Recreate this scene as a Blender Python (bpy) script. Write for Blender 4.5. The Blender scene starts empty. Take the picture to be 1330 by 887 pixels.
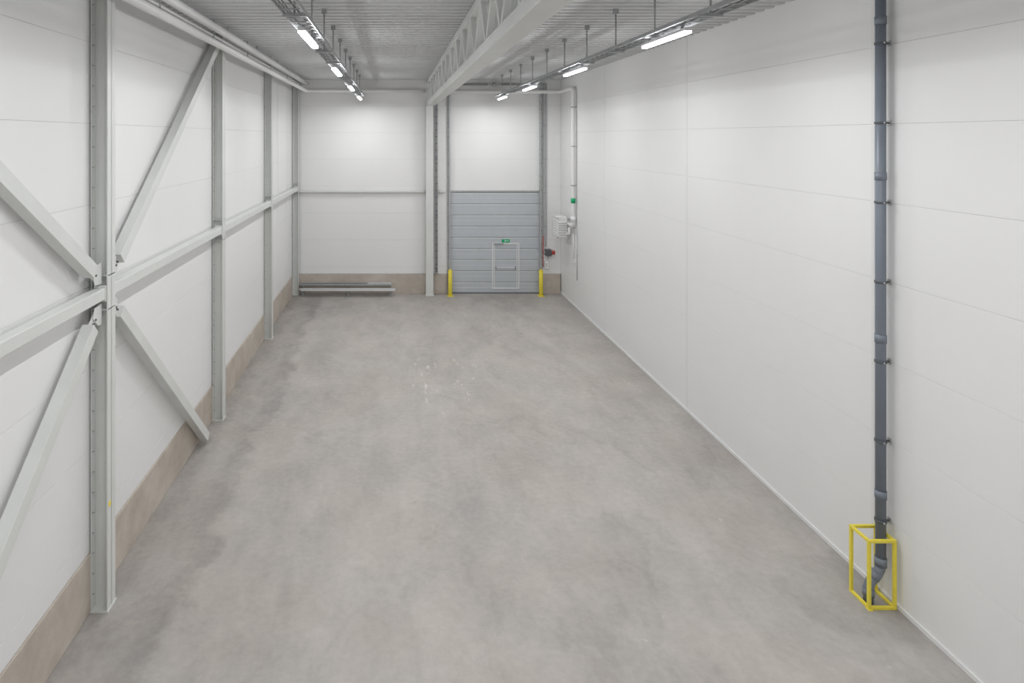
import bpy, bmesh, math, random
from mathutils import Vector, Matrix
random.seed(3)
scene = bpy.context.scene

# ------------------------------------------------------------------ materials
def new_mat(name):
    m = bpy.data.materials.new(name); m.use_nodes = True
    nt = m.node_tree
    return m, nt, nt.nodes['Principled BSDF']

def mat(name, col, rough=0.5, metal=0.0, var=0.04, scale=3.0, bump=0.0, bscale=40.0, emit=0.0, spec=0.5):
    m, nt, b = new_mat(name)
    N, L = nt.nodes, nt.links
    b.inputs['Roughness'].default_value = rough
    b.inputs['Metallic'].default_value = metal
    b.inputs['Specular IOR Level'].default_value = spec
    geo = N.new('ShaderNodeNewGeometry')
    noi = N.new('ShaderNodeTexNoise'); noi.inputs['Scale'].default_value = scale
    noi.inputs['Detail'].default_value = 4
    L.new(geo.outputs['Position'], noi.inputs['Vector'])
    r = N.new('ShaderNodeValToRGB')
    r.color_ramp.elements[0].position = 0.3; r.color_ramp.elements[1].position = 0.7
    r.color_ramp.elements[0].color = (*[c*(1-var) for c in col], 1)
    r.color_ramp.elements[1].color = (*[min(1, c*(1+var)) for c in col], 1)
    L.new(noi.outputs['Fac'], r.inputs['Fac'])
    L.new(r.outputs['Color'], b.inputs['Base Color'])
    if bump > 0:
        n2 = N.new('ShaderNodeTexNoise'); n2.inputs['Scale'].default_value = bscale
        L.new(geo.outputs['Position'], n2.inputs['Vector'])
        bp = N.new('ShaderNodeBump'); bp.inputs['Strength'].default_value = bump
        bp.inputs['Distance'].default_value = 0.01
        L.new(n2.outputs['Fac'], bp.inputs['Height'])
        L.new(bp.outputs['Normal'], b.inputs['Normal'])
    if emit > 0:
        b.inputs['Emission Color'].default_value = (0.98, 0.99, 1.0, 1)
        b.inputs['Emission Strength'].default_value = emit
    return m

M_WALL = mat('wall_panel_white', (0.80, 0.798, 0.793), 0.42, var=0.012, scale=0.6)
M_JOINT = mat('panel_joint', (0.50, 0.50, 0.50), 0.6)
M_CEIL = mat('roof_deck', (0.60, 0.605, 0.61), 0.5, var=0.02)
M_STEEL = mat('painted_steel', (0.67, 0.68, 0.66), 0.4, var=0.03, scale=2)
M_PIPEW = mat('white_pipe', (0.80, 0.80, 0.79), 0.35, var=0.01)
M_GALV = mat('galvanised', (0.50, 0.51, 0.52), 0.4, metal=0.6, var=0.12, scale=12)
M_DARK = mat('dark_metal', (0.10, 0.105, 0.11), 0.5)
M_CLIP = mat('fastener_grey', (0.30, 0.31, 0.31), 0.5)
M_TRAY = mat('tray_metal', (0.40, 0.41, 0.42), 0.45, metal=0.3, var=0.08)
M_CABLE = mat('cable_grey', (0.22, 0.22, 0.23), 0.6)
M_DRAIN = mat('drain_pvc', (0.19, 0.215, 0.255), 0.35, var=0.05)
M_YEL = mat('safety_yellow', (0.84, 0.70, 0.07), 0.4, var=0.05, scale=8)
M_DOOR = mat('door_panel', (0.50, 0.53, 0.56), 0.4, var=0.02)
M_DOORL = mat('door_joint', (0.27, 0.29, 0.31), 0.5, var=0.02)
M_ALU = mat('aluminium', (0.74, 0.75, 0.76), 0.35, metal=0.2, var=0.03)
M_GREEN = mat('sign_green', (0.0, 0.38, 0.15), 0.4)
M_RED = mat('red_paint', (0.45, 0.05, 0.03), 0.4)
M_WHITE = mat('white_plastic', (0.8, 0.8, 0.8), 0.35, var=0.01)
M_LAMP = mat('lamp_diffuser', (0.9, 0.9, 0.9), 0.4, var=0.0, emit=12.0)
M_TRIM = mat('trim_light', (0.76, 0.76, 0.755), 0.5, var=0.02)

def concrete(name, c0, c1, scale=1.5):
    m, nt, b = new_mat(name); N, L = nt.nodes, nt.links
    geo = N.new('ShaderNodeNewGeometry')
    n1 = N.new('ShaderNodeTexNoise'); n1.inputs['Scale'].default_value = scale; n1.inputs['Detail'].default_value = 9
    n1.inputs['Roughness'].default_value = 0.65
    L.new(geo.outputs['Position'], n1.inputs['Vector'])
    r = N.new('ShaderNodeValToRGB')
    r.color_ramp.elements[0].position = 0.32; r.color_ramp.elements[1].position = 0.68
    r.color_ramp.elements[0].color = (*c0, 1); r.color_ramp.elements[1].color = (*c1, 1)
    L.new(n1.outputs['Fac'], r.inputs['Fac']); L.new(r.outputs['Color'], b.inputs['Base Color'])
    b.inputs['Roughness'].default_value = 0.8
    bp = N.new('ShaderNodeBump'); bp.inputs['Strength'].default_value = 0.3; bp.inputs['Distance'].default_value = 0.01
    n2 = N.new('ShaderNodeTexNoise'); n2.inputs['Scale'].default_value = 25; n2.inputs['Detail'].default_value = 5
    L.new(geo.outputs['Position'], n2.inputs['Vector'])
    L.new(n2.outputs['Fac'], bp.inputs['Height']); L.new(bp.outputs['Normal'], b.inputs['Normal'])
    return m
M_PLINTH = concrete('plinth_concrete', (0.43, 0.375, 0.32), (0.57, 0.515, 0.455))

def floor_material():
    m, nt, b = new_mat('floor_concrete'); N, L = nt.nodes, nt.links
    geo = N.new('ShaderNodeNewGeometry')
    pos = geo.outputs['Position']
    def math_(op, a, c=None, clamp=False, d=None):
        n = N.new('ShaderNodeMath'); n.operation = op; n.use_clamp = clamp
        for i, v in enumerate((a, c, d)):
            if v is None: continue
            if isinstance(v, (int, float)): n.inputs[i].default_value = v
            else: L.new(v, n.inputs[i])
        return n.outputs[0]
    def noise(scale, detail=4, rough=0.5, vec=None, dist=0.0):
        n = N.new('ShaderNodeTexNoise'); n.inputs['Scale'].default_value = scale
        n.inputs['Detail'].default_value = detail; n.inputs['Roughness'].default_value = rough
        n.inputs['Distortion'].default_value = dist
        L.new(vec or pos, n.inputs['Vector']); return n.outputs['Fac']
    def smooth(v, a, c, o0=0.0, o1=1.0):
        n = N.new('ShaderNodeMapRange'); n.interpolation_type = 'SMOOTHSTEP'
        L.new(v, n.inputs[0]); n.inputs[1].default_value = a; n.inputs[2].default_value = c
        n.inputs[3].default_value = o0; n.inputs[4].default_value = o1
        return n.outputs[0]
    def mapping(sx, sy, rz=0.0, loc=(0,0,0)):
        mp = N.new('ShaderNodeMapping'); mp.inputs['Scale'].default_value = (sx, sy, 1)
        mp.inputs['Rotation'].default_value = (0, 0, rz); mp.inputs['Location'].default_value = loc
        L.new(pos, mp.inputs['Vector']); return mp.outputs['Vector']
    V = mapping(1, 0.6)
    big = noise(0.30, 4, 0.55, V, 0.3)
    med = noise(1.1, 7, 0.66, V, 0.1)
    fine = noise(8, 6, 0.66)
    v = math_('ADD', smooth(big, 0.33, 0.67, -0.05, 0.05), smooth(med, 0.30, 0.70, -0.085, 0.085))
    v = math_('ADD', v, smooth(fine, 0.32, 0.68, -0.045, 0.045))
    # power-trowel arcs
    for rz, off in ((0.5, 3.0), (-0.6, 9.0)):
        s = noise(1.0, 5, 0.55, mapping(4.0, 0.7, rz, (off, off, 0)), 0.4)
        msk = smooth(noise(0.5, 3, 0.5, mapping(1, 1, 0, (off*3, -off, 0))), 0.45, 0.62)
        v = math_('ADD', v, math_('MULTIPLY', smooth(s, 0.35, 0.65, -0.02, 0.02), msk))
    # drying-stain contours, soft one-sided edges
    for sc, off, a in ((0.20, 5.0, 0.055), (0.33, 31.0, 0.035)):
        st = noise(sc, 5, 0.6, mapping(1, 0.6, 0.1, (off, off, 0)), 0.4)
        e = math_('SUBTRACT', st, 0.54)
        edge = math_('MULTIPLY', smooth(e, -0.012, 0.0, 0.0, 1.0), smooth(e, 0.0, 0.05, 1.0, 0.0))
        v = math_('SUBTRACT', v, math_('MULTIPLY', edge, a))
    sep = N.new('ShaderNodeSeparateXYZ'); L.new(pos, sep.inputs[0])
    X, Y = sep.outputs[0], sep.outputs[1]
    # stained strip along the left wall, with a darker outer rim
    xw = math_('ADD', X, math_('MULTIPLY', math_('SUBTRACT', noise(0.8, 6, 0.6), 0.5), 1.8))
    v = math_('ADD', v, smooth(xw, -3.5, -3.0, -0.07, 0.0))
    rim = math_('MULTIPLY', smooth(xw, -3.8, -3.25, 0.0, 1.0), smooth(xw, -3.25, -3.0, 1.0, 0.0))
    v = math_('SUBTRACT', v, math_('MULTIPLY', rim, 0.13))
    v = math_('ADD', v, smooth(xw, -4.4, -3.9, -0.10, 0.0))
    # tyre-worn lane
    lane = math_('ABSOLUTE', math_('ADD', math_('ADD', X, 2.2), math_('MULTIPLY', math_('SUBTRACT', noise(0.35, 4), 0.5), 2.0)))
    v = math_('ADD', v, smooth(lane, 0.1, 0.9, -0.04, 0.0))
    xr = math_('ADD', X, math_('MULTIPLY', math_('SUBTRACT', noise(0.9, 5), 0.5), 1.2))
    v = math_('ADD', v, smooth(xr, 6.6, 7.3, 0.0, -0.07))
    yb = math_('ADD', Y, math_('MULTIPLY', math_('SUBTRACT', noise(0.7, 5), 0.5), 5.0))
    v = math_('ADD', v, smooth(yb, 21.5, 26.5, 0.0, -0.10))
    # stain around the drain
    dx = math_('SUBTRACT', X, 6.9); dy = math_('SUBTRACT', Y, 9.3)
    d2 = math_('SQRT', math_('ADD', math_('MULTIPLY', dx, dx), math_('MULTIPLY', dy, dy)))
    d2 = math_('ADD', d2, math_('MULTIPLY', math_('SUBTRACT', noise(1.4, 4), 0.5), 1.2))
    v = math_('ADD', v, smooth(d2, 0.8, 1.05, -0.12, 0.0))
    # white scuffs mid floor
    sx = math_('SUBTRACT', X, 1.5); sy = math_('MULTIPLY', math_('SUBTRACT', Y, 17.6), 0.55)
    ds = math_('SQRT', math_('ADD', math_('MULTIPLY', sx, sx), math_('MULTIPLY', sy, sy)))
    mask = smooth(ds, 0.5, 1.6, 1.0, 0.0)
    scr = smooth(noise(2.4, 4, 0.6, mapping(2.2, 0.55, 0.12, (4.0, 2.0, 0)), 0.2), 0.60, 0.67)
    v = math_('ADD', v, math_('MULTIPLY', math_('MULTIPLY', mask, scr), 0.42))
    # scattered paler rubs
    pale = math_('MULTIPLY', smooth(noise(0.7, 6, 0.68, None, 0.6), 0.54, 0.68), 0.07)
    v = math_('ADD', v, pale)
    dots = math_('MULTIPLY', smooth(noise(3.5, 4, 0.6, mapping(1, 0.8, 0.3, (13, 7, 0))), 0.69, 0.74), 0.18)
    v = math_('ADD', v, dots)
    val = math_('ADD', v, 1.0)
    hue = N.new('ShaderNodeMix'); hue.data_type = 'RGBA'
    L.new(smooth(noise(0.5, 3), 0.3, 0.7), hue.inputs['Factor'])
    hue.inputs['A'].default_value = (0.448, 0.412, 0.380, 1); hue.inputs['B'].default_value = (0.440, 0.418, 0.396, 1)
    mul = N.new('ShaderNodeVectorMath'); mul.operation = 'SCALE'
    L.new(hue.outputs['Result'], mul.inputs[0]); L.new(val, mul.inputs['Scale'])
    L.new(mul.outputs[0], b.inputs['Base Color'])
    L.new(smooth(med, 0.3, 0.7, 0.62, 0.74), b.inputs['Roughness'])
    b.inputs['Specular IOR Level'].default_value = 0.3
    bp = N.new('ShaderNodeBump'); bp.inputs['Strength'].default_value = 0.06; bp.inputs['Distance'].default_value = 0.01
    L.new(fine, bp.inputs['Height']); L.new(bp.outputs['Normal'], b.inputs['Normal'])
    return m
M_FLOOR = floor_material()

# ------------------------------------------------------------------ mesh builder
class B:
    def __init__(self, name):
        self.name = name; self.bm = bmesh.new(); self.mats = []
    def mi(self, m):
        if m not in self.mats: self.mats.append(m)
        return self.mats.index(m)
    def box(self, x0, x1, y0, y1, z0, z1, m):
        i = self.mi(m)
        v = [self.bm.verts.new(p) for p in ((x0,y0,z0),(x1,y0,z0),(x1,y1,z0),(x0,y1,z0),(x0,y0,z1),(x1,y0,z1),(x1,y1,z1),(x0,y1,z1))]
        for f in ((0,3,2,1),(4,5,6,7),(0,1,5,4),(1,2,6,5),(2,3,7,6),(3,0,4,7)):
            self.bm.faces.new([v[k] for k in f]).material_index = i
        return self
    def beam(self, p0, p1, w, d, m, ref=Vector((1,0,0))):
        """box beam p0-p1; w along ref, d perpendicular"""
        i = self.mi(m); p0 = Vector(p0); p1 = Vector(p1); t = (p1-p0).normalized()
        a = (ref - t*ref.dot(t)).normalized(); c = t.cross(a)
        v = []
        for p in (p0, p1):
            for s, q in ((-1,-1),(1,-1),(1,1),(-1,1)):
                v.append(self.bm.verts.new(p + a*s*w/2 + c*q*d/2))
        for f in ((0,3,2,1),(4,5,6,7),(0,1,5,4),(1,2,6,5),(2,3,7,6),(3,0,4,7)):
            self.bm.faces.new([v[k] for k in f]).material_index = i
        return self
    def tube(self, pts, r, m, n=16, fillet=0.0, seg=6):
        i = self.mi(m); pts = [Vector(p) for p in pts]
        path = [pts[0]]
        for k in range(1, len(pts)-1):
            a, p, c = pts[k-1], pts[k], pts[k+1]
            if fillet <= 0: path.append(p); continue
            d0 = (a-p).normalized(); d1 = (c-p).normalized()
            fl = min(fillet, (a-p).length*0.49, (c-p).length*0.49)
            s, e = p+d0*fl, p+d1*fl
            for j in range(seg+1):
                u = j/seg
                path.append(s*(1-u)**2 + p*2*u*(1-u) + e*u*u)
        path.append(pts[-1])
        T = []
        for k in range(len(path)):
            if k == 0: t = path[1]-path[0]
            elif k == len(path)-1: t = path[-1]-path[-2]
            else: t = (path[k+1]-path[k]).normalized() + (path[k]-path[k-1]).normalized()
            T.append(t.normalized())
        ref = Vector((0,0,1)) if abs(T[0].z) < 0.9 else Vector((1,0,0))
        a = (ref - T[0]*ref.dot(T[0])).normalized()
        rings = []
        for p, t in zip(path, T):
            a = (a - t*a.dot(t)).normalized(); c = t.cross(a)
            rings.append([self.bm.verts.new(p + (a*math.cos(2*math.pi*j/n) + c*math.sin(2*math.pi*j/n))*r) for j in range(n)])
        for k in range(len(rings)-1):
            for j in range(n):
                f = self.bm.faces.new((rings[k][j], rings[k][(j+1)%n], rings[k+1][(j+1)%n], rings[k+1][j]))
                f.material_index = i; f.smooth = True
        self.bm.faces.new(list(reversed(rings[0]))).material_index = i
        self.bm.faces.new(rings[-1]).material_index = i
        return self
    def prism(self, poly, axis, a0, a1, m):
        """extrude 2D polygon along axis ('x','y','z')"""
        i = self.mi(m)
        def P(q, a):
            return {'x': (a,q[0],q[1]), 'y': (q[0],a,q[1]), 'z': (q[0],q[1],a)}[axis]
        A = [self.bm.verts.new(P(q,a0)) for q in poly]; C = [self.bm.verts.new(P(q,a1)) for q in poly]
        n = len(poly)
        for k in range(n):
            self.bm.faces.new((A[k],A[(k+1)%n],C[(k+1)%n],C[k])).material_index = i
        self.bm.faces.new(list(reversed(A))).material_index = i
        self.bm.faces.new(C).material_index = i
        return self
    def finish(self, bevel=0.0, origin=True, seg=1):
        bmesh.ops.recalc_face_normals(self.bm, faces=self.bm.faces[:])
        o = Vector((0,0,0))
        if origin:
            co = [v.co for v in self.bm.verts]
            o = Vector(((min(c.x for c in co)+max(c.x for c in co))/2, (min(c.y for c in co)+max(c.y for c in co))/2, min(c.z for c in co)))
            for v in self.bm.verts: v.co -= o
        me = bpy.data.meshes.new(self.name); self.bm.to_mesh(me); self.bm.free()
        for m in self.mats: me.materials.append(m)
        ob = bpy.data.objects.new(self.name, me); ob.location = o
        scene.collection.objects.link(ob)
        if bevel > 0:
            md = ob.modifiers.new('bevel', 'BEVEL'); md.width = bevel; md.segments = seg
            md.limit_method = 'ANGLE'; md.angle_limit = math.radians(50)
        return ob

# ------------------------------------------------------------------ dimensions
XL, XR, YF, YB, ZC = -4.48, 7.5, -7.0, 27.05, 9.55
PL = 0.88   # plinth height

# floor
B('floor').box(XL-0.3, XR+0.3, YF-0.3, YB+0.3, -0.2, 0.0, M_FLOOR).finish(origin=False)

# trapezoidal roof deck (ribs run across the hall)
def ceiling():
    b = B('ceiling'); i = b.mi(M_CEIL); per = 0.32; prof = []
    y = YF-0.3
    while y < YB+0.3:
        prof += [(y, ZC), (y+0.13, ZC), (y+0.17, ZC+0.11), (y+0.28, ZC+0.11)]
        y += per
    vs = [(b.bm.verts.new((XL-0.3, q[0], q[1])), b.bm.verts.new((XR+0.3, q[0], q[1]))) for q in prof]
    for k in range(len(vs)-1):
        b.bm.faces.new((vs[k][0], vs[k][1], vs[k+1][1], vs[k+1][0])).material_index = i
    b.box(XL-0.3, XR+0.3, YF-0.3, YB+0.3, ZC+0.14, ZC+0.2, M_CEIL)
    return b.finish(origin=False)
ceiling()

G = 0.0020      # half gap between panels (V-joint made by the bevel)
JD = 0.006      # joint depth
TOP = ZC+0.13
def zbands(z0):
    zs = [z0] + [1.2*k for k in range(1, 8) if 1.2*k > z0+0.1] + [TOP]
    return list(zip(zs[:-1], zs[1:]))
ydiv = [YF, -2.55, 3.45, 9.45, 15.45, 21.45, YB]
# right wall
b = B('wall_right'); b.box(XR+JD, XR+0.25, YF-0.3, YB+0.3, 0, TOP, M_JOINT)
for ya, yb in zip(ydiv[:-1], ydiv[1:]):
    for za, zb in zbands(0.0):
        b.box(XR, XR+0.05, ya+G, yb-G, za+G, zb-G, M_WALL)
for y in ydiv[1:-1]:
    b.box(XR-0.006, XR+0.02, y-0.035, y+0.035, 0.05, TOP, M_TRIM)
b.finish(bevel=0.003, origin=False)
B('baseboard_right').box(XR-0.03, XR, YF, YB, 0, 0.07, M_TRIM).finish(bevel=0.004)
# left wall
b = B('wall_left'); b.box(XL-0.25, XL-JD, YF-0.3, YB+0.3, 0, TOP, M_JOINT)
ldiv = [YF, -3.0, 3.0, 9.0, 15.0, 21.0, 23.6, YB]
for ya, yb in zip(ldiv[:-1], ldiv[1:]):
    for za, zb in zbands(PL):
        b.box(XL-0.05, XL, ya+G, yb-G, za+G, zb-G, M_WALL)
for y in (23.4, 25.3): b.box(XL-0.01, XL+0.012, y, y+0.05, PL, TOP, M_TRIM)
b.finish(bevel=0.003, origin=False)
B('baseboard_left').box(XL-0.03, XL+0.02, YF, YB, 0, PL-0.01, M_PLINTH).finish(bevel=0.01)
# back wall
DX0, DX1, DZ = 2.53, 6.52, 4.55
b = B('wall_back'); b.box(XL-0.3, XR+0.3, YB+0.14, YB+0.3, 0, TOP, M_JOINT)
for xa, xb in ((XL, 1.62), (1.62, DX0-0.03), (DX1+0.03, XR)):
    b.box(xa, xb, YB+JD, YB+0.14, PL, TOP, M_JOINT)
    for za, zb in zbands(PL):
        b.box(xa+G, xb-G, YB, YB+0.14, za+G, zb-G, M_WALL)
b.box(DX0-0.03, DX1+0.03, YB+JD, YB+0.14, DZ+0.06, TOP, M_JOINT)
for za, zb in ((DZ+0.05, 6.0), (6.0, 7.2), (7.2, 8.4), (8.4, TOP)):
    b.box(DX0-0.03+G, DX1+0.03-G, YB, YB+0.14, za+G, zb-G, M_WALL)
b.finish(bevel=0.003, origin=False)
b = B('baseboard_back')
b.box(XL+0.02, 1.5, YB-0.02, YB+0.14, 0, PL-0.01, M_PLINTH)
b.box(1.5, DX0-0.05, YB-0.02, YB+0.14, 0, PL-0.01, M_PLINTH)
b.box(DX1+0.05, XR-0.03, YB-0.02, YB+0.14, 0, PL-0.01, M_PLINTH)
b.finish(bevel=0.01)
# wall behind the viewpoint
b = B('wall_front'); b.box(XL-0.3, XR+0.3, YF-0.3, YF-0.03, 0, TOP, M_JOINT)
for za, zb in zbands(0.0): b.box(XL, XR, YF-0.05, YF, za+G, zb-G, M_WALL)
b.finish(origin=False)

# ------------------------------------------------------------------ steel columns, left wall
CW, CD = 0.25, 0.25
CX0 = XL+0.02
def column(y, xc0=CX0, xc1=CX0+CW, z1=ZC, name='steel_column'):
    b = B(name)
    b.box(xc0, xc0+0.014, y, y+CD, 0.0, z1, M_STEEL)
    b.box(xc1-0.014, xc1, y, y+CD, 0.0, z1, M_STEEL)
    b.box(xc0, xc1, y+CD/2-0.005, y+CD/2+0.005, 0.0, z1, M_STEEL)
    b.box(xc0-0.0, xc1+0.015, y-0.015, y+CD+0.015, 0.0, 0.02, M_STEEL)
    z = 0.25
    while z < z1-0.1:
        b.box(xc0+0.014, xc0+0.045, y+0.02, y+0.03, z, z+0.010, M_CLIP)
        z += 0.3
    for zz in (4.45, 4.95):
        b.box(xc0, xc1, y+0.01, y+CD-0.01, zz, zz+0.012, M_STEEL)
    return b.finish()
CY = [-3.1, 2.9, 8.9, 14.9, 20.9, 26.72]
for y in CY: column(y)
b = B('inspection_tag'); b.box(CX0+CW, CX0+CW+0.004, 8.93, 9.0, 1.53, 1.6, M_YEL); b.finish()

# horizontal rail along left wall
RZ = 4.7; RX = CX0+CW/2
for ya, yb in zip(CY[:-1], CY[1:]):
    b = B('wall_rail')
    b.beam((RX+0.02, ya+CD+0.03, RZ), (RX+0.02, yb-0.03, RZ), 0.17, 0.17, M_STEEL)
    b.box(RX-0.065, RX+0.115, ya+CD+0.005, ya+CD+0.03, RZ-0.12, RZ+0.12, M_STEEL)
    b.box(RX-0.065, RX+0.115, yb-0.03, yb-0.005, RZ-0.12, RZ+0.12, M_STEEL)
    b.finish(bevel=0.05, seg=4)

c1 = 8.9+CD/2
def brace(p0, p1, gy, gz):
    """square-tube diagonal with end tongue, bolts and its gusset on the column face"""
    b = B('diagonal_brace')
    b.beam(p0, p1, 0.17, 0.19, M_STEEL)
    d = (Vector(p1)-Vector(p0)).normalized()
    q = Vector(p0)
    b.beam(q-d*0.22, q+d*0.1, 0.02, 0.15, M_STEEL)
    for s in (-0.06, -0.13):
        c = q+d*s
        b.tube([c-Vector((0.04,0,0)), c+Vector((0.04,0,0))], 0.017, M_DARK, 8)
    y0 = c1 + gy*(CD/2+0.006); x = q.x
    poly = [(y0, RZ+gz*0.14), (y0+gy*0.20, RZ+gz*0.16), (y0+gy*0.26, RZ+gz*0.30), (y0+gy*0.12, RZ+gz*0.44), (y0, RZ+gz*0.46)]
    b.prism(poly, 'x', x+0.012, x+0.026, M_STEEL)
    return b.finish(bevel=0.004)
brace((RX+0.02, c1+0.42, RZ+0.40), (RX+0.02, 14.75, 9.28), 1, 1)
brace((RX+0.02, c1+0.42, RZ-0.42), (RX+0.02, 13.85, 0.13), 1, -1)
brace((RX+0.02, c1-0.42, RZ+0.38), (RX+0.02, c1-5.7, 9.0), -1, 1)
brace((RX+0.02, c1-0.42, RZ-0.42), (RX+0.02, c1-4.95, 0.13), -1, -1)
# rails on back wall
b = B('wall_rail'); b.box(CX0+CW+0.02, 1.40, YB-0.14, YB-0.03, 4.53, 4.62, M_STEEL)
for x in (-4.1, -1.4, 1.3): b.box(x, x+0.08, YB-0.04, YB-0.002, 4.5, 4.67, M_STEEL)
b.finish(bevel=0.01)
b = B('wall_rail'); b.box(2.02, 2.32, YB-0.14, YB-0.03, 4.53, 4.62, M_STEEL)
b.box(2.05, 2.2, YB-0.04, YB-0.002, 4.5, 4.67, M_STEEL)
b.finish(bevel=0.01)

# ------------------------------------------------------------------ roof truss + its column
TX0, TX1, TZ0 = 1.50, 1.84, 8.39
b = B('roof_truss')
YT = YB-0.12
b.box(TX0, TX1, YF+0.02, YT, TZ0, TZ0+0.03, M_STEEL)
b.box(TX0, TX0+0.03, YF+0.02, YT, TZ0+0.03, TZ0+0.17, M_STEEL)
b.box(TX1-0.03, TX1, YF+0.02, YT, TZ0+0.03, TZ0+0.17, M_STEEL)
b.box(TX0, TX1, YF+0.02, YT, TZ0+0.17, TZ0+0.20, M_STEEL)
b.box(TX0+0.02, TX1-0.02, YF+0.02, YT, ZC-0.17, ZC-0.01, M_STEEL)
y = YT-0.1; za, zb = TZ0+0.19, ZC-0.16
while y > YF+1.3:
    for xx in (TX0+0.08, TX1-0.08):
        b.beam((xx, y, za), (xx, y-0.65, zb), 0.10, 0.10, M_STEEL)
        b.beam((xx, y-0.75, zb), (xx, y-1.30, za), 0.10, 0.10, M_STEEL)
    y -= 1.4
b.finish(bevel=0.006)
b = B('steel_column')
b.box(1.44, 1.76, YB-0.38, YB-0.362, 0.0, TZ0-0.01, M_STEEL)
b.box(1.44, 1.76, YB-0.062, YB-0.044, 0.0, TZ0-0.01, M_STEEL)
b.box(1.594, 1.606, YB-0.362, YB-0.062, 0.0, TZ0-0.01, M_STEEL)
b.box(1.40, 1.80, YB-0.42, YB-0.03, 0.0, 0.025, M_STEEL)
b.finish()
b = B('cable_ladder')
for x in (1.86, 1.96): b.box(x, x+0.02, YB-0.10, YB-0.06, 0.9, 9.3, M_TRAY)
z = 1.0
while z < 9.2:
    b.box(1.86, 1.98, YB-0.09, YB-0.07, z, z+0.03, M_DARK); z += 0.3
b.tube([(1.92, YB-0.10, 0.95), (1.92, YB-0.10, 9.2)], 0.018, M_CABLE, 8)
for z in (1.1, 3.5, 6.0, 8.8): b.box(1.86, 1.98, YB-0.06, YB-0.002, z, z+0.04, M_DARK)
b.finish()

# ------------------------------------------------------------------ cable trays + linear lights
LZ = 8.6
LY = [-4.9, 0.0, 4.95, 9.87, 14.78, 19.7, 24.6]
def area(parent, name, loc, rot, sx, sy, e):
    ld = bpy.data.lights.new(name, 'AREA'); ld.shape = 'RECTANGLE'
    ld.size = sx; ld.size_y = sy; ld.energy = e; ld.color = (0.98, 0.99, 1.0)
    lo = bpy.data.objects.new(name, ld); scene.collection.objects.link(lo)
    lo.parent = parent; lo.location = Vector(loc) - parent.location; lo.rotation_euler = rot
for X in (-1.38, 4.43):
    b = B('cable_tray')
    w = 0.15; tz = LZ+0.11; y0, y1 = YF+0.3, 25.6
    for s in (-1, 1):
        b.box(X+s*w-0.008, X+s*w+0.008, y0, y1, tz, tz+0.06, M_TRAY)
    y = y0+0.1
    while y < y1:
        b.box(X-w, X+w, y, y+0.025, tz+0.005, tz+0.02, M_TRAY); y += 0.3
    for j, (ox, r) in enumerate(((-0.10, 0.010), (-0.06, 0.009), (0.05, 0.013))):
        pts = []; yy = y0+0.1
        while yy < y1:
            pts.append((X+ox+random.uniform(-0.012, 0.012), yy, tz+0.03+r)); yy += 1.3
        b.tube(pts, r, M_CABLE, 6)
    y = 1.24-1.8*4
    while y < y1:
        b.tube([(X, y, tz), (X, y, ZC-0.003)], 0.016, M_TRAY, 8)
        b.box(X-0.17, X+0.17, y-0.02, y+0.02, tz-0.03, tz, M_TRAY)
        b.box(X-0.05, X+0.05, y-0.03, y+0.03, ZC-0.10, ZC-0.003, M_TRAY)
        y += 1.8
    b.finish()
    for y in LY:
        b = B('linear_ceiling_light')
        b.prism([(X-0.035, LZ+0.055), (X+0.035, LZ+0.055), (X+0.06, LZ+0.015), (X+0.06, LZ+0.0), (X-0.06, LZ+0.0), (X-0.06, LZ+0.015)], 'y', y-0.8, y+0.8, M_WHITE)
        b.prism([(X-0.055, LZ-0.001), (X+0.055, LZ-0.001), (X+0.055, LZ-0.030), (X+0.035, LZ-0.042), (X-0.035, LZ-0.042), (X-0.055, LZ-0.030)], 'y', y-0.78, y+0.78, M_LAMP)
        for q in (-0.6, 0.6): b.box(X-0.02, X+0.02, y+q-0.015, y+q+0.015, LZ+0.05, tz, M_TRAY)
        ob = b.finish()
        area(ob, 'tube_light', (X, y, LZ-0.046), (0, 0, 0), 0.09, 1.5, 85)
        # light leaving the sides of the opal diffuser
        area(ob, 'tube_light_side', (X+0.062, y, LZ-0.02), (0, math.radians(-93), 0), 0.035, 1.5, 10)
        area(ob, 'tube_light_side', (X-0.062, y, LZ-0.02), (0, math.radians(93), 0), 0.035, 1.5, 10)

# ------------------------------------------------------------------ pipes near the ceiling
PX = -3.86
b = B('ceiling_pipe')
b.tube([(PX, YF+0.1, 9.04), (PX, YB-0.33, 9.04), (1.42, YB-0.33, 9.04)], 0.075, M_PIPEW, 20, fillet=0.2)
y = -5.0
while y < 26:
    b.tube([(PX, y, 9.12), (PX, y, ZC)], 0.01, M_TRAY, 8); y += 3
b.finish()
b = B('ceiling_pipe')
b.tube([(PX+0.02, YF+0.1, 9.36), (PX+0.02, YB-0.2, 9.36)], 0.085, M_PIPEW, 20)
b.tube([(PX-0.22, YF+0.1, 9.30), (PX-0.22, YB-0.2, 9.30)], 0.03, M_PIPEW, 12)
y = -4.0
while y < 26:
    b.tube([(PX+0.02, y, 9.43), (PX+0.02, y, ZC)], 0.01, M_TRAY, 8)
    b.tube([(PX-0.22, y, 9.33), (PX-0.22, y, ZC)], 0.008, M_TRAY, 8); y += 3
b.finish()
b = B('ceiling_pipe')
b.tube([(1.95, YB-0.33, 9.0), (7.36, YB-0.33, 9.0), (7.36, 24.75, 9.0), (7.36, 24.75, 3.35), (7.36, 25.45, 3.35)], 0.08, M_PIPEW, 20, fillet=0.2)
for z in (8.2, 6.6, 5.0):
    b.box(7.36, XR-0.006, 24.72, 24.78, z, z+0.04, M_GALV)
    b.tube([(7.36, 24.75, z-0.01), (7.36, 24.75, z+0.05)], 0.088, M_GALV, 16)
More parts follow.
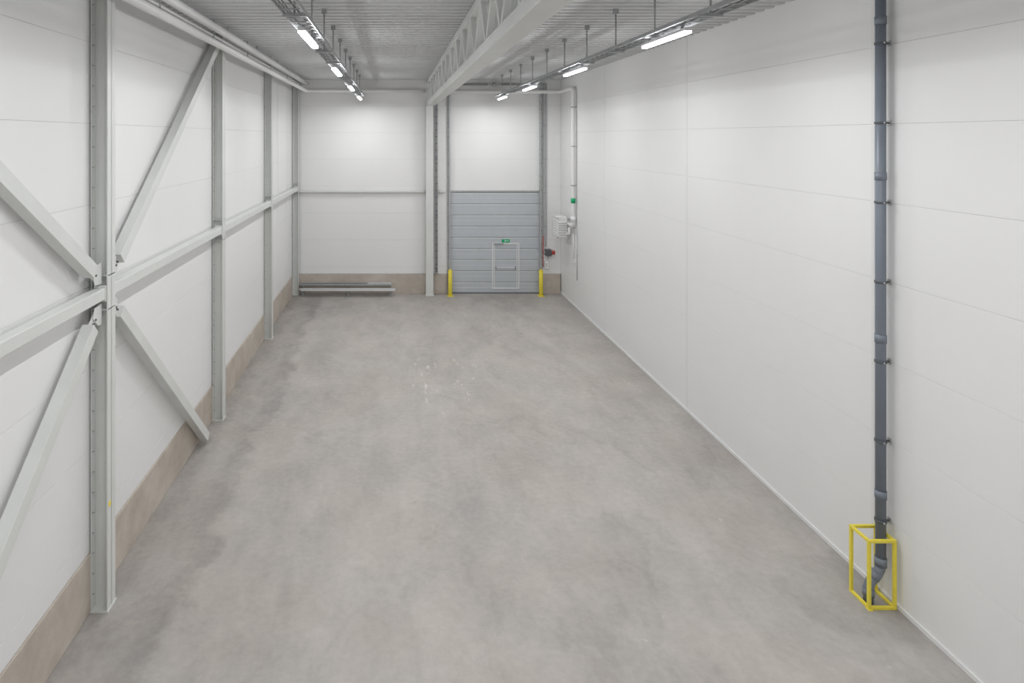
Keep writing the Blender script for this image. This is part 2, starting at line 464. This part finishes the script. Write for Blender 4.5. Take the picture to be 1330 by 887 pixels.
b.tube([(7.36, 24.75, 4.30), (7.36, 24.75, 4.5)], 0.093, M_GREEN, 16)
b.tube([(7.36, 24.75, 3.55), (7.36, 24.75, 3.75)], 0.11, M_WHITE, 16)
b.finish()
b = B('conduit')
b.tube([(7.47, 24.6, 3.2), (7.47, 24.6, 1.15)], 0.015, M_GALV, 8)
b.tube([(7.44, 25.0, 3.0), (7.44, 25.0, 1.9)], 0.02, M_WHITE, 8)
b.box(7.43, XR-0.006, 24.95, 25.05, 1.8, 1.95, M_WHITE); b.box(7.44, XR-0.006, 24.56, 24.64, 1.05, 1.17, M_WHITE)
for z in (1.5, 2.2, 2.9): b.box(7.46, XR-0.006, 24.57, 24.63, z, z+0.02, M_GALV)
b.finish()

# unit heater near the corner
b = B('unit_heater')
hx0, hx1, hy0, hy1, hz0, hz1 = 6.92, 7.34, 25.5, 26.2, 2.75, 3.6
b.box(hx0+0.04, hx1, hy0+0.03, hy1, hz0, hz1, M_WHITE)
z = hz0+0.08
while z < hz1-0.08:
    b.beam(((hx0+hx1)/2, hy0+0.01, z), ((hx0+hx1)/2, hy0-0.04, z-0.035), 0.34, 0.012, M_WHITE)
    b.beam((hx0+0.03, hy0+0.08, z), (hx0+0.03, hy1-0.06, z), 0.05, 0.012, M_WHITE)
    z += 0.1
b.box(hx0, hx0+0.04, hy0, hy0+0.05, hz0, hz1, M_WHITE); b.box(hx0, hx0+0.04, hy1-0.05, hy1, hz0, hz1, M_WHITE)
b.box(hx0, hx0+0.04, hy0, hy1, hz1-0.04, hz1, M_WHITE); b.box(hx0, hx0+0.04, hy0, hy1, hz0, hz0+0.04, M_WHITE)
b.box(hx1, XR-0.006, hy0+0.1, hy0+0.15, hz1-0.1, hz1-0.05, M_GALV); b.box(hx1, XR-0.006, hy1-0.15, hy1-0.1, hz1-0.1, hz1-0.05, M_GALV)
b.box(hx1, XR-0.006, hy0+0.1, hy0+0.15, hz0+0.1, hz0+0.15, M_GALV)
b.tube([(7.3, hy0+0.02, 2.95), (7.3, 25.1, 2.95), (7.3, 25.1, 3.25)], 0.05, M_WHITE, 14, fillet=0.12)
b.finish(bevel=0.004)

# ------------------------------------------------------------------ drain pipe, right wall
px, py = 7.36, 9.13
XM = XR-0.006
b = B('drain_pipe')
b.tube([(px, py, ZC-0.003), (px, py, 0.62)], 0.068, M_DRAIN, 24)
b.tube([(px, py, 0.66), (px, py, 0.48), (px-0.20, py-0.02, 0.27), (px-0.20, py-0.02, 0.0)], 0.066, M_DRAIN, 24, fillet=0.1)
for p, q in (((px,py,0.53),(px,py,0.66)), ((px-0.05,py,0.44),(px-0.13,py-0.01,0.34)), ((px-0.2,py-0.02,0.10),(px-0.2,py-0.02,0.2))):
    b.tube([p, q], 0.078, M_DRAIN, 24)
for z in (1.55, 3.9, 6.35, 8.7):
    b.tube([(px, py, z), (px, py, z+0.12)], 0.077, M_DRAIN, 24)
for z in (1.20, 2.40, 3.60, 4.80, 6.00, 7.2, 8.4):
    b.tube([(px, py, z), (px, py, z+0.03)], 0.080, M_DARK, 24)
    b.box(px+0.07, XM, py-0.012, py+0.012, z, z+0.025, M_DARK)
    b.box(XM-0.01, XM, py-0.03, py+0.03, z-0.03, z+0.055, M_GALV)
    b.tube([(px-0.02, py-0.095, z+0.015), (px+0.0, py-0.07, z+0.015)], 0.012, M_GALV, 8)
b.finish()

b = B('pipe_guard')
gx0, gx1, gy0, gy1, gz = 7.03, 7.45, 8.94, 9.33, 1.03
t = 0.042
for x in (gx0, gx1-t):
    for y in (gy0, gy1-t):
        b.box(x, x+t, y, y+t, 0, gz, M_YEL)
for z in (0.0, gz-t):
    b.box(gx0+t, gx1-t, gy0, gy0+t, z, z+t, M_YEL)
    b.box(gx0, gx0+t, gy0+t, gy1-t, z, z+t, M_YEL)
    b.box(gx1-t, gx1, gy0+t, gy1-t, z, z+t, M_YEL)
b.box(gx0+t, gx1-t, gy1-t, gy1, gz-t, gz, M_YEL)
b.box(gx0-0.01, gx0+0.06, gy0-0.02, gy0+0.06, 0, 0.008, M_YEL)
b.finish(bevel=0.004)

# ------------------------------------------------------------------ sectional door
b = B('door_1')
yd = YB+0.01
sec = 0.5; z = 0.02; k = 0
while z < DZ-0.05:
    z1 = min(z+sec, DZ)
    b.box(DX0, DX1, yd, yd+0.06, z+0.004, z1-0.004, M_DOOR)
    b.box(DX0, DX1, yd-0.004, yd+0.02, z1-0.022, z1-0.002, M_DOORL)
    b.box(DX0, DX1, yd-0.004, yd+0.02, z1-0.06, z1-0.024, M_ALU)
    b.box(DX0, DX1, yd-0.003, yd+0.02, z+0.235, z+0.243, M_ALU)
    for x in (DX0+0.06, DX0+1.3, DX1-0.1):
        b.box(x, x+0.04, yd-0.015, yd, z1-0.05, z1+0.04, M_GALV)
    z += sec; k += 1
b.box(DX0, DX1, yd+0.06, yd+0.09, 0, DZ, M_DOOR)
b.box(DX0, DX1, yd-0.012, yd+0.02, 0.0, 0.05, M_DARK)
b.box(DX0-0.02, DX1+0.02, yd-0.03, yd+0.03, DZ-0.01, DZ+0.04, M_GALV)
# wicket door
wx0, wx1, wz0, wz1 = 4.47, 5.58, 0.2, 2.2
f = 0.06
b.box(wx0-f, wx0, yd-0.025, yd, wz0, wz1+f, M_ALU); b.box(wx1, wx1+f, yd-0.025, yd, wz0, wz1+f, M_ALU)
b.box(wx0, wx1, yd-0.025, yd, wz1, wz1+f, M_ALU); b.box(wx0, wx1, yd-0.025, yd, wz0, wz0+0.05, M_ALU)
b.box(wx0+0.03, wx0+0.07, yd-0.02, yd, wz0, wz1, M_ALU); b.box(wx1-0.07, wx1-0.03, yd-0.02, yd, wz0, wz1, M_ALU)
b.box(wx0+0.1, wx1-0.1, yd-0.045, yd-0.02, 1.14, 1.19, M_ALU)
b.box(wx1-0.15, wx1-0.10, yd-0.05, yd-0.01, 1.08, 1.22, M_CLIP); b.box(wx0+0.10, wx0+0.14, yd-0.05, yd-0.01, 1.10, 1.2, M_CLIP)
b.box(wx0+0.02, wx0+0.45, yd-0.06, yd-0.02, wz1-0.0, wz1+0.05, M_CLIP)
# vertical-lift tracks
for s, x in ((-1, DX0-0.05), (1, DX1+0.05)):
    b.box(x-0.05, x+0.05, YB-0.03, YB-0.002, 0.0, 9.2, M_GALV)
    b.box(x-0.02, x+0.02, YB-0.12, YB-0.03, 0.0, 9.2, M_TRAY)
    b.box(x-0.02-s*0.04, x+0.02-s*0.04, YB-0.12, YB-0.10, 0.0, 9.2, M_GALV)
    b.tube([(x+s*0.075, YB-0.06, 0.3), (x+s*0.075, YB-0.06, 9.2)], 0.006, M_DARK, 6)
    z = 0.4
    while z < 9.1:
        b.box(x-0.06, x+0.06, YB-0.09, YB-0.03, z, z+0.05, M_CLIP); z += 0.6
# spring shaft
b.tube([(DX0-0.15, YB-0.13, 9.34), (DX1+0.15, YB-0.13, 9.34)], 0.016, M_GALV, 10)
for x0, x1 in ((3.0, 4.2), (4.8, 6.0)): b.tube([(x0, YB-0.13, 9.34), (x1, YB-0.13, 9.34)], 0.045, M_CLIP, 14)
for x in (DX0-0.05, DX1+0.05, 4.5):
    b.tube([(x-0.05, YB-0.13, 9.34), (x+0.05, YB-0.13, 9.34)], 0.085, M_GALV, 16)
    b.box(x-0.01, x+0.01, YB-0.2, YB-0.002, 9.24, 9.46, M_GALV)
b.finish(bevel=0.002)
b = B('exit_sign')
b.box(4.85, 5.2, yd-0.03, yd-0.004, 2.29, 2.42, M_GREEN)
b.box(4.98, 5.02, yd-0.034, yd-0.03, 2.32, 2.39, M_WHITE); b.box(5.05, 5.15, yd-0.034, yd-0.03, 2.345, 2.37, M_WHITE)
b.finish()

# door operator
b = B('door_operator')
b.box(6.76, 7.02, YB-0.26, YB-0.003, 1.72, 2.0, M_DARK)
b.tube([(7.02, YB-0.14, 1.86), (7.18, YB-0.14, 1.86)], 0.09, M_RED, 16)
b.tube([(6.70, YB-0.14, 1.86), (6.76, YB-0.14, 1.86)], 0.05, M_GALV, 12)
b.tube([(6.90, YB-0.1, 1.72), (6.90, YB-0.1, 1.60), (6.90, YB-0.04, 1.55)], 0.015, M_CABLE, 8)
b.finish(bevel=0.008)
b = B('door_control_box')
b.box(6.76, 6.92, YB-0.12, YB-0.003, 1.12, 1.45, M_WHITE)
b.box(6.80, 6.84, YB-0.135, YB-0.12, 1.32, 1.36, M_RED); b.box(6.80, 6.84, YB-0.135, YB-0.12, 1.24, 1.28, M_DARK)
b.finish(bevel=0.008)
b = B('red_chain_guide')
b.tube([(6.665, YB-0.16, 1.2), (6.665, YB-0.16, 2.6)], 0.018, M_RED, 8)
b.box(6.655, 6.675, YB-0.16, YB-0.003, 1.3, 1.33, M_GALV); b.box(6.655, 6.675, YB-0.16, YB-0.003, 2.5, 2.53, M_GALV)
b.finish()
b = B('cable_duct')
for x in (6.70, 6.80): b.box(x, x+0.045, YB-0.05, YB-0.02, 2.1, 9.4, M_TRAY)
for z in (3, 4.5, 6, 7.5, 9): b.box(6.68, 6.87, YB-0.02, YB-0.003, z, z+0.03, M_GALV)
b.finish()

# bollards
for x in (2.50, 6.50):
    b = B('safety_bollard'); y = YB-0.42
    b.tube([(x, y, 0.0), (x, y, 1.12)], 0.09, M_YEL, 24)
    b.tube([(x, y, 1.12), (x, y, 1.16)], 0.075, M_YEL, 24)
    b.box(x-0.14, x+0.14, y-0.14, y+0.14, 0, 0.015, M_YEL)
    b.finish(bevel=0.004)

# long steel profiles stored on low trestles
b = B('steel_profile_rack')
def cprof(x0, x1, y, z, h=0.1, w=0.14, m=M_GALV):
    b.box(x0, x1, y, y+0.008, z, z+h, m); b.box(x0, x1, y, y+w, z+h-0.008, z+h, m); b.box(x0, x1, y, y+w, z, z+0.008, m)
ya, yb2 = YB-0.62, YB-0.06
for x in (-4.0, -2.0, -0.15):
    for yy in (ya+0.03, yb2-0.05):
        b.box(x, x+0.05, yy, yy+0.05, 0.0, 0.26, M_CLIP)
        b.box(x-0.03, x+0.08, yy-0.02, yy+0.07, 0.0, 0.012, M_CLIP)
    b.box(x, x+0.05, ya, yb2, 0.21, 0.26, M_CLIP)
    b.box(x, x+0.05, yb2-0.22, yb2, 0.26, 0.42, M_CLIP)
cprof(-4.05, 0.08, ya+0.0, 0.26, 0.10, 0.12, M_ALU)
cprof(-4.15, -0.02, ya+0.15, 0.26, 0.07, 0.10, M_ALU)
cprof(-4.15, -0.15, yb2-0.20, 0.42, 0.07, 0.09, M_GALV)
cprof(-4.1, -0.10, yb2-0.10, 0.42, 0.10, 0.08, M_ALU)
cprof(-4.1, -1.15, yb2-0.20, 0.495, 0.04, 0.09, M_CLIP)
b.finish(bevel=0.002)

# ------------------------------------------------------------------ world, camera, colour
w = bpy.data.worlds.new('world'); scene.world = w; w.use_nodes = True
w.node_tree.nodes['Background'].inputs[0].default_value = (0.8, 0.85, 0.9, 1)
w.node_tree.nodes['Background'].inputs[1].default_value = 0.5
cam = bpy.data.cameras.new('camera'); co = bpy.data.objects.new('camera', cam)
scene.collection.objects.link(co); scene.camera = co
co.location = (0, 0, 7.0); co.rotation_euler = (math.radians(90), 0, 0)
cam.sensor_width = 36; cam.lens = 785/1330*36
cam.shift_x = (665-511)/1330; cam.shift_y = -(443.5-178)/1330
cam.clip_start = 0.05; cam.clip_end = 200
scene.view_settings.view_transform = 'Standard'
scene.view_settings.look = 'None'
scene.view_settings.exposure = 0.0
